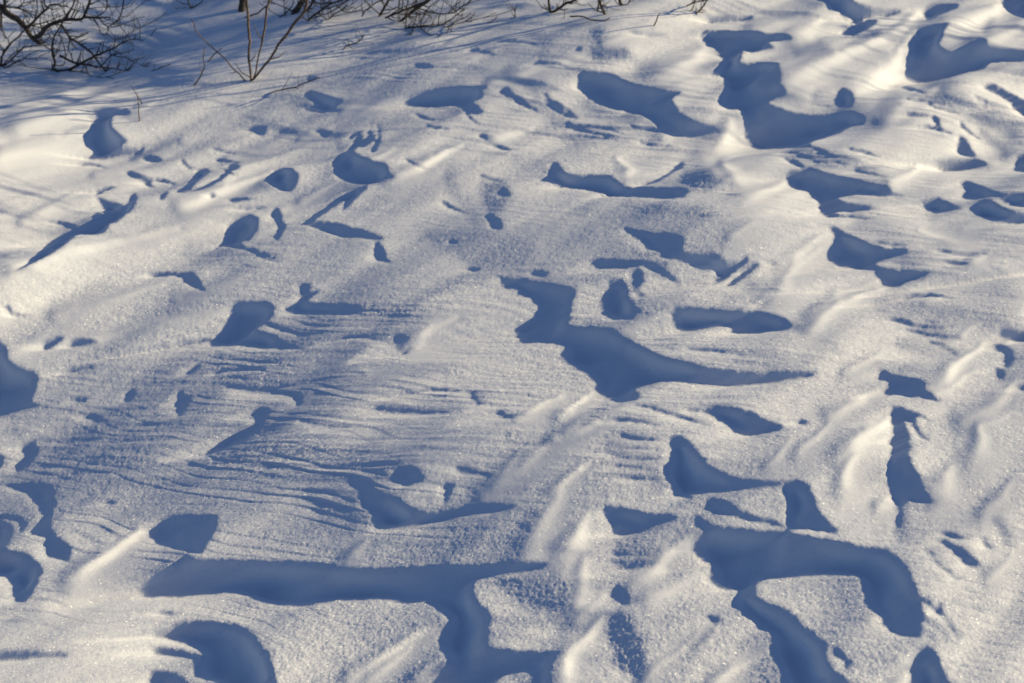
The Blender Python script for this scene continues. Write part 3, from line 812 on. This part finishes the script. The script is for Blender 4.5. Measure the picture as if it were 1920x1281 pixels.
def make_shrub(name, label, cat, group, off, sc, branches, mat=BARK, spur=0.0, bushy=0, loose=.05):
    """branches: (points at sc times size from off, start width, end width[, 'up' to grow on above the picture])"""
    done = []          # (pix pts, depth per point)
    made = []
    for bdef in branches:
        flat, w0, w1 = bdef[:3]
        grow = bdef[3] if len(bdef) > 3 else 0
        p = np.array(flat, float).reshape(-1, 2) / sc + np.array(off)
        p, w = refine(p, (w0 / sc, w1 / sc), .35)
        n = len(p)
        def near(q):
            best = None
            for pp, yy_ in done:
                d = np.hypot(pp[:, 0] - q[0], pp[:, 1] - q[1])
                k = int(d.argmin())
                if d[k] < 5 and (best is None or d[k] < best[0]):
                    best = (d[k], yy_[k])
            return None if best is None else best[1]
        ya, yb = near(p[0]), near(p[-1])
        lo = int(p[:, 1].argmax())
        Yg = float(ground_at(*p[lo]))
        tt = np.linspace(0, 1, n)
        if ya is None and yb is None:
            ylow = Yg + .004
            lean = random.uniform(-loose, loose)
            hgt = (p[lo, 1] - p[:, 1]) / max(40., np.ptp(p[:, 1]))
            yv = ylow + lean * hgt
        elif yb is None:
            yv = ya + random.uniform(-loose, loose) * tt
        elif ya is None:
            yv = yb + random.uniform(-loose, loose) * (1 - tt)
        else:
            yv = ya + (yb - ya) * tt
        pts = []
        for k in range(n):
            Yk = yv[k]
            q = at_depth(p[k, 0], p[k, 1], Yk)
            g = float(snow_height(q[0], q[1], False))
            if q[2] < g + .001:
                Yk = min(Yk, float(ground_at(p[k, 0], p[k, 1])) - .002)
                q = at_depth(p[k, 0], p[k, 1], Yk)
            yv[k] = Yk
            pts.append(q)
        done.append((p, yv))
        rad = [w[k] * (.74 if w[k] < 2.2 else .92) * (pts[k][1] * CP - (pts[k][2] - CAM_H) * SP) / FPX for k in range(n)]
        # root the lowest end in the snow
        if ya is None and yb is None and lo in (0, n - 1):
            q = pts[lo].copy(); q[2] -= .03
            if lo == 0: pts.insert(0, q); rad.insert(0, rad[0])
            else: pts.append(q); rad.append(rad[-1])
        made.append((pts, rad, grow))
    base = made[0][0][0] if made[0][0][0][2] < made[0][0][-1][2] else made[0][0][-1]
    root = bpy.data.objects.new(name, None)
    root.empty_display_size = .05
    scene.collection.objects.link(root)
    root.location = base
    root['label'] = label; root['category'] = cat
    if group: root['group'] = group
    bloc = Vector(base)
    for br_i, (pts, rad, grow) in enumerate(made):
        verts, faces = [], []
        tube(pts, rad, 7, verts, faces)
        # thorny spurs along the branch, same bark, on the same mesh
        if spur:
            for k in range(1, len(pts) - 1):
                if random.random() < spur * 1.5:
                    d = Vector(pts[k + 1]) - Vector(pts[k - 1]); d.normalize()
                    side = Vector((random.gauss(0, 1), random.gauss(0, .6), random.gauss(.3, .8)))
                    side = (side - d * side.dot(d)).normalized()
                    L = random.uniform(.015, .085)
                    q0 = Vector(pts[k]); q1 = q0 + (side * .8 + d * .5) * L * .5; q2 = q1 + (side * .5 + d * .6 + Vector((0, 0, .3))) * L * .5
                    r = min(rad[k] * .6, .0022)
                    tube([q0, q1, q2], [r, r * .8, r * .4], 4, verts, faces)
        if bushy and len(pts) > 5:
            for rep in range(int(bushy * random.uniform(.5, 1.5))):
                k = random.randrange(1, len(pts) - 1)
                TOP[0] = .09; TOP[1] = pts[k][2] + .09
                d = Vector((random.gauss(0, .8), random.gauss(0, .5), random.uniform(.1, .7)))
                for gp, gr in grow_on(Vector(pts[k]), d, min(.0026, rad[k] * .6), random.uniform(.08, .2), 1):
                    tube(gp, gr, 4, verts, faces)
            TOP[0] = .17
        br = link_mesh('trunk' if cat == 'tree' and br_i == 0 else 'branch', verts, faces, mat, root, bloc)
        if grow:
            e0, e1 = Vector(pts[-2]), Vector(pts[-1])
            gv, gf = [], []
            for rep in range(1):
                dirn = (e1 - e0).normalized() + Vector((random.gauss(0, .25), random.gauss(.1, .25), .15)) * rep
                for gp, gr in grow_on(e1, dirn, rad[-1], grow):
                    tube(gp, gr, 5, gv, gf)
            tw = link_mesh('twigs', gv, gf, mat, None, bloc)
            tw.location = (0, 0, 0)
            tw.parent = br
            tw.name = 'twig_spray'
    return root

A, B_, C_, D_ = (0, 0), (320, 0), (640, 0), (960, 0)
SHR = 'bare shrubs along the far edge of the snow'
TW = 'lone twigs poking out of the snow'
make_shrub('bare_shrub', 'gnarled bare shrub with thick crooked limbs arching over the snow in the far left corner', 'shrub', SHR, A, 6, [
 ([470,500,440,485,400,455,350,410,300,330,250,270,180,205,100,165,60,130,0,75,-80,30],22,46),
 ([400,425,470,380,510,320,560,280,640,250,720,225,820,222,900,222,950,195,1050,200,1130,205,1200,195,1245,205],32,9),
 ([940,190,965,130,1000,50,1020,-60],18,15,.25),
 ([730,215,770,150,810,80,835,20,850,-60],14,12,.2),
 ([270,300,310,310,380,240,460,155,540,90,570,55,640,50,690,72,765,70],18,9),
 ([60,130,50,30,60,-60],20,18,.3),
 ([0,60,100,80,200,85,280,125,340,160,370,210],14,7),
 ([10,90,15,230,10,290,40,370,75,430],18,9),
 ([540,90,500,40,490,-50],14,10,.2), ([640,250,600,190,580,130,600,60],9,5), ([380,240,420,130,415,0,420,-50],10,8,.2),
 ([200,85,260,40,340,20,420,-20],9,7), ([820,222,870,140,950,90],8,4), ([1120,210,1160,270,1215,300,1210,350,1180,400,1130,370,1110,300,1060,230],9,5),
 ([1215,300,1290,260,1350,190,1370,120,1385,50,1385,-60],10,11,.2), ([1100,180,1170,135,1200,80,1210,-60],8,7,.15),
 ([1200,80,1290,80,1360,70],8,5), ([1100,170,1070,95],6,3), ([1290,270,1350,290],6,3), ([1200,370,1250,430,1340,440,1440,420,1450,390],7,4),
 ([510,320,440,270,330,265],9,4), ([640,250,680,190,670,170],7,3), ([250,270,330,230,290,170],8,4),
], spur=.38, bushy=1.6)
make_shrub('bare_shrub', 'fan of thin bare stems rising from one point at the left picture edge', 'shrub', SHR, A, 6, [
 ([10,745,20,640,60,570,110,500,200,420,270,340,310,300],17,10), ([30,755,120,680,190,610,270,540,380,520,490,515,550,510],13,6),
 ([60,770,160,710,270,660,330,610,440,565],13,5), ([280,660,400,655,500,610,560,590],8,4), ([20,745,70,690,140,610,220,560,330,480],10,5),
 ([60,570,0,500],9,5), ([110,500,90,430,130,380],8,4), ([200,610,210,520,215,470],6,3), ([150,700,110,660,170,640],6,3),
], spur=.25)
make_shrub('bare_shrub', 'low sprawling bare shrub whose thorny boughs reach right over the snow beside the crooked limbs', 'shrub', SHR, A, 6, [
 ([640,800,590,770,620,710,590,620,585,540,600,450,620,390,660,330,700,260,730,190],16,11),
 ([640,800,700,800,780,785,850,745,940,700,1050,640,1150,600,1210,570,1290,540,1350,495,1450,450,1530,440,1610,465],20,7),
 ([1570,440,1580,350,1565,260,1540,215],7,4), ([1520,440,1520,380],5,3),
 ([880,715,820,700,740,660,670,625],13,16), ([880,715,980,730,1080,750,1200,765,1300,775,1380,795,1450,795,1470,775],15,6),
 ([1400,790,1430,720,1440,670],6,4), ([1330,770,1350,720,1345,690],5,3),
 ([690,280,740,360,790,430,870,480,960,540,1020,590,1070,650,1120,720,1195,805],14,13), ([770,420,850,550],10,5),
 ([780,800,900,810,970,825,1050,865,1150,875,1200,870,1280,885],10,5),
 ([1240,560,1240,610,1330,640,1420,650,1490,690,1560,720,1640,750,1680,745],9,6), ([1150,740,1200,670,1260,625,1340,605,1440,590,1510,555],10,5),
 ([1480,680,1580,660,1650,630],6,4), ([780,460,770,560,740,650,710,750],8,4), ([1350,495,1440,480,1500,515],7,4), ([1130,600,1105,520],6,3),
 ([600,450,560,400,530,340],7,4), ([620,390,700,420,690,470,640,500],8,4), ([585,540,660,560,680,590],6,3), ([1640,750,1670,700],5,3),
 ([1200,765,1240,700,1230,680],7,4),
], spur=.35, bushy=1.2)
make_shrub('fallen_twig', 'thin twig lying flat on the snow off the right tip of the sprawling shrub', 'twig', None, A, 6, [
 ([1690,805,1760,785,1830,750,1920,720],9,6), ([1730,790,1745,710],5,3)], loose=.01)
make_shrub('twig', 'short thin twig leaning right between the sprawling shrub and the four-stem sapling', 'twig', None, A, 6, [([1700,405,1730,350,1770,310],6,4)])
make_shrub('twig', 'small kinked twig standing alone in bright snow beside the left hollow', 'twig', None, A, 6, [
 ([1570,1370,1558,1280,1562,1200,1545,1100],9,6), ([1600,1170,1530,1055,1475,965],8,5)], BARK_PALE, spur=.1, loose=.02)
make_shrub('sapling', 'young sapling of four slender stems spreading from one foot in the snow', 'sapling', None, B_, 6, [
 ([905,910,895,780,880,650,890,470,875,330,870,150,850,0,845,-80],14,17,.25),
 ([920,905,960,800,985,650,1020,520,1040,400,1065,280,1075,130,1110,10,1130,-80],12,15,.2),
 ([920,905,1030,770,1150,610,1240,465,1310,390,1390,260,1480,165,1520,80,1530,20,1540,-60],13,22,.2),
 ([835,910,770,830,690,760,630,680,540,600,420,490,330,400,280,330,260,260,225,215],11,7)], BARK_PALE, spur=.03, loose=.12)
make_shrub('twig', 'short side twig in the snow behind the left stem of the sapling', 'twig', None, B_, 6, [([425,690,490,610,540,570,575,540],9,6)], BARK_PALE)
make_shrub('twig', 'bent upright twig just left of the four-stem sapling', 'twig', None, B_, 6, [([250,970,330,870,380,740,365,660,385,530],11,6)], BARK_PALE, spur=.1)
make_shrub('fallen_twig', 'knotty twig half buried and lying level in front of the sapling', 'twig', None, B_, 6, [([1100,1050,1230,1015,1320,995,1420,980,1470,950,1560,915,1680,870],9,8)], spur=.15, loose=.01)
make_shrub('young_tree', 'dark upright trunk behind the sapling, cut off by the top of the picture', 'tree', None, B_, 6, [
 ([800,120,806,50,815,-80],46,42,.9), ([830,200,900,175,980,150,1040,95,1110,40,1160,-40],13,9,.3)], loose=.03)
make_shrub('bare_shrub', 'dense bare shrub with a leaning dark stem right of the sapling top', 'shrub', SHR, B_, 6, [
 ([1380,155,1430,90,1490,0,1530,-80],40,34,.8), ([1220,200,1290,150,1350,90,1380,20,1390,-50],10,8,.2), ([1290,185,1280,60,1285,-40],7,5),
 ([1540,235,1600,180,1700,110,1800,40,1920,0,1990,-60],14,12,.4), ([1480,190,1540,232],8,8), ([1640,150,1740,160,1820,120,1920,60,2000,0],9,8,.2),
 ([1770,225,1830,170,1920,110,1990,50],11,8), ([1770,222,1690,180,1660,150],8,6), ([1520,140,1600,20,1640,-60],16,14,.5),
 ([1600,30,1700,40,1800,30,1920,10,2000,-40],12,9,.3), ([1700,110,1720,60,1700,0],7,5), ([1830,170,1800,110,1740,60],7,4), ([1920,110,1940,130,2010,140,2090,130],9,5)], spur=.45, bushy=2)
make_shrub('bare_shrub', 'little forked bare shoot far left of the dark upright trunk', 'shrub', SHR, B_, 6, [
 ([240,95,210,50,175,-50],12,10,.25), ([240,95,290,60,350,20,370,-40],9,7,.2), ([230,92,130,90,60,105],6,4)], spur=.3)
make_shrub('bare_shrub', 'wide bare shrub with long boughs sweeping up and right at the top middle', 'shrub', SHR, C_, 6, [
 ([660,245,740,180,800,130,880,70,970,10,1040,-60],17,24,.7), ([490,205,600,160,720,110,850,60,950,20,1020,-40],13,22),
 ([430,185,470,110,530,0,550,-70],17,14,.5), ([235,190,260,130,330,70,390,30,470,0,530,-50],10,8,.3), ([640,240,640,130,650,0,655,-50],7,6,.2),
 ([720,320,730,230,725,150,740,60,760,-50],9,8,.25), ([720,320,800,310,900,300,1010,300,1100,290,1170,260,1260,200,1310,160,1390,110],15,7),
 ([880,300,930,350,1000,395,1080,400,1170,380,1250,355],9,5), ([1190,305,1250,355],6,4), ([890,290,910,220,940,150,960,110],8,7),
 ([1090,285,1100,170],6,4), ([1030,300,1040,250],5,3), ([850,90,960,120,1060,150,1200,155,1290,130,1350,80,1420,40,1500,-40],10,11,.35),
 ([850,90,900,140,1010,190],8,4), ([1150,300,1210,310,1290,240,1380,205,1460,140],9,5), ([740,390,780,400,800,325],6,5), ([960,120,1010,60,1080,20,1120,-40],8,7,.2),
 ([700,150,720,180,830,210],8,4), ([1060,150,980,90,920,50],7,4), ([1200,155,1240,90,1330,20,1350,-40],8,6,.2)], spur=.4, bushy=2)
make_shrub('twig', 'thin slanting twig at the right end of the wide top-middle shrub', 'twig', None, C_, 6, [([1630,260,1700,240,1760,180],9,5)], loose=.02)
make_shrub('twig', 'forked sloping twig on the snow left of the wide top-middle shrub', 'twig', None, C_, 6, [
 ([20,560,80,510,170,480,230,440,260,385],11,6), ([90,500,60,430],6,3), ([185,470,215,430],6,4)], loose=.02, spur=.2)
make_shrub('twig', 'two short upright slips right of the wide top-middle shrub', 'twig', None, C_, 6, [([1370,260,1470,190,1500,130],8,5), ([1470,245,1460,190],6,4)], loose=.02)
make_shrub('twig', 'tiny Y-shaped twig with two prongs at the top of the snow', 'twig', None, D_, 4.8, [([30,155,25,100,10,70],8,6), ([25,110,45,50],7,4)], spur=.2)
make_shrub('bare_shrub', 'bare shoot of two diverging stems right of the tiny Y-shaped twig', 'shrub', SHR, D_, 4.8, [
 ([350,115,335,60,325,-50],14,11,.35), ([355,115,420,80,480,35,560,5,620,-40],14,12,.4), ([415,85,400,30],7,4), ([480,35,560,25,610,40],8,4)], spur=.4)
make_shrub('twig', 'hair-thin upright twig between the two-stem shoot and the dark double stem', 'twig', None, D_, 4.8, [([470,165,473,120,475,80],5,4)])
make_shrub('bare_shrub', 'dark double stem bending down into the snow above its own shaded hollow', 'shrub', SHR, D_, 4.8, [
 ([835,130,815,80,790,20,780,-50],15,13,.4), ([770,100,780,30,785,-40],11,9,.3), ([800,50,850,60,865,75],8,4)], spur=.3)
make_shrub('bare_shrub', 'thick short stub with a hooked side shoot at the top edge', 'shrub', SHR, D_, 4.8, [
 ([985,50,970,0,960,-50],17,15,.45), ([990,45,1040,40,1060,0,1070,-40],9,8,.2)], spur=.3)
make_shrub('fallen_twig', 'dark curved twig lying on the snow under the two-stem shoot', 'twig', None, D_, 4.8, [([520,148,630,150,700,175,780,185,850,180,880,160],10,6)], loose=.01)
make_shrub('twig', 'single short bent twig in smooth snow near the bright drift', 'twig', None, D_, 4.8, [([1275,235,1300,190,1310,150,1330,120],9,6)])
make_shrub('bare_shrub', 'rightmost bare shoot at the top with crossing thin stems', 'shrub', SHR, D_, 4.8, [
 ([1660,125,1720,60,1760,0,1800,-50],10,9,.3), ([1610,100,1640,40,1650,-30],7,6,.2), ([1570,55,1650,20,1740,0,1800,-30],9,8), ([1700,85,1740,90],5,3)], spur=.3)

# the slender tree standing beyond the right end of the top edge: its crown throws the soft streaky shade over the far snow
def bare_tree(x, y, h, seed):
    random.seed(seed)
    z0 = float(snow_height(x, y, False))
    root = bpy.data.objects.new('bare_tree', None)
    scene.collection.objects.link(root)
    root.location = (x, y, z0)
    root['label'] = 'slender bare tree outside the picture whose crown shades the far snow'
    root['category'] = 'tree'
    trunk = [Vector((x + random.gauss(0, .015), y + random.gauss(0, .015), z0 - .1 + (h + .1) * k / 10)) for k in range(11)]
    v, f = [], []
    tube(trunk, [.028 - .0024 * k for k in range(11)], 8, v, f)
    link_mesh('trunk', v, f, BARK, root, (x, y, z0))
    v, f = [], []
    for k in range(64):
        t = random.uniform(.62, .98)
        a = random.uniform(0, 6.283)
        p = trunk[0].lerp(trunk[-1], t)
        TOP[0] = 2.0; TOP[1] = 9
        d = Vector((math.cos(a), math.sin(a), random.uniform(.05, .4)))
        for gp, gr in grow_on(p, d, .006, random.uniform(.3, .6), 0):
            tube(gp, [q * 1.3 for q in gr], 4, v, f)
    link_mesh('crown', v, f, BARK, root, (x, y, z0))
_l = 5.6
bare_tree(.35 - UX * _l, 5.62 - UY * _l, 1.85, 5)
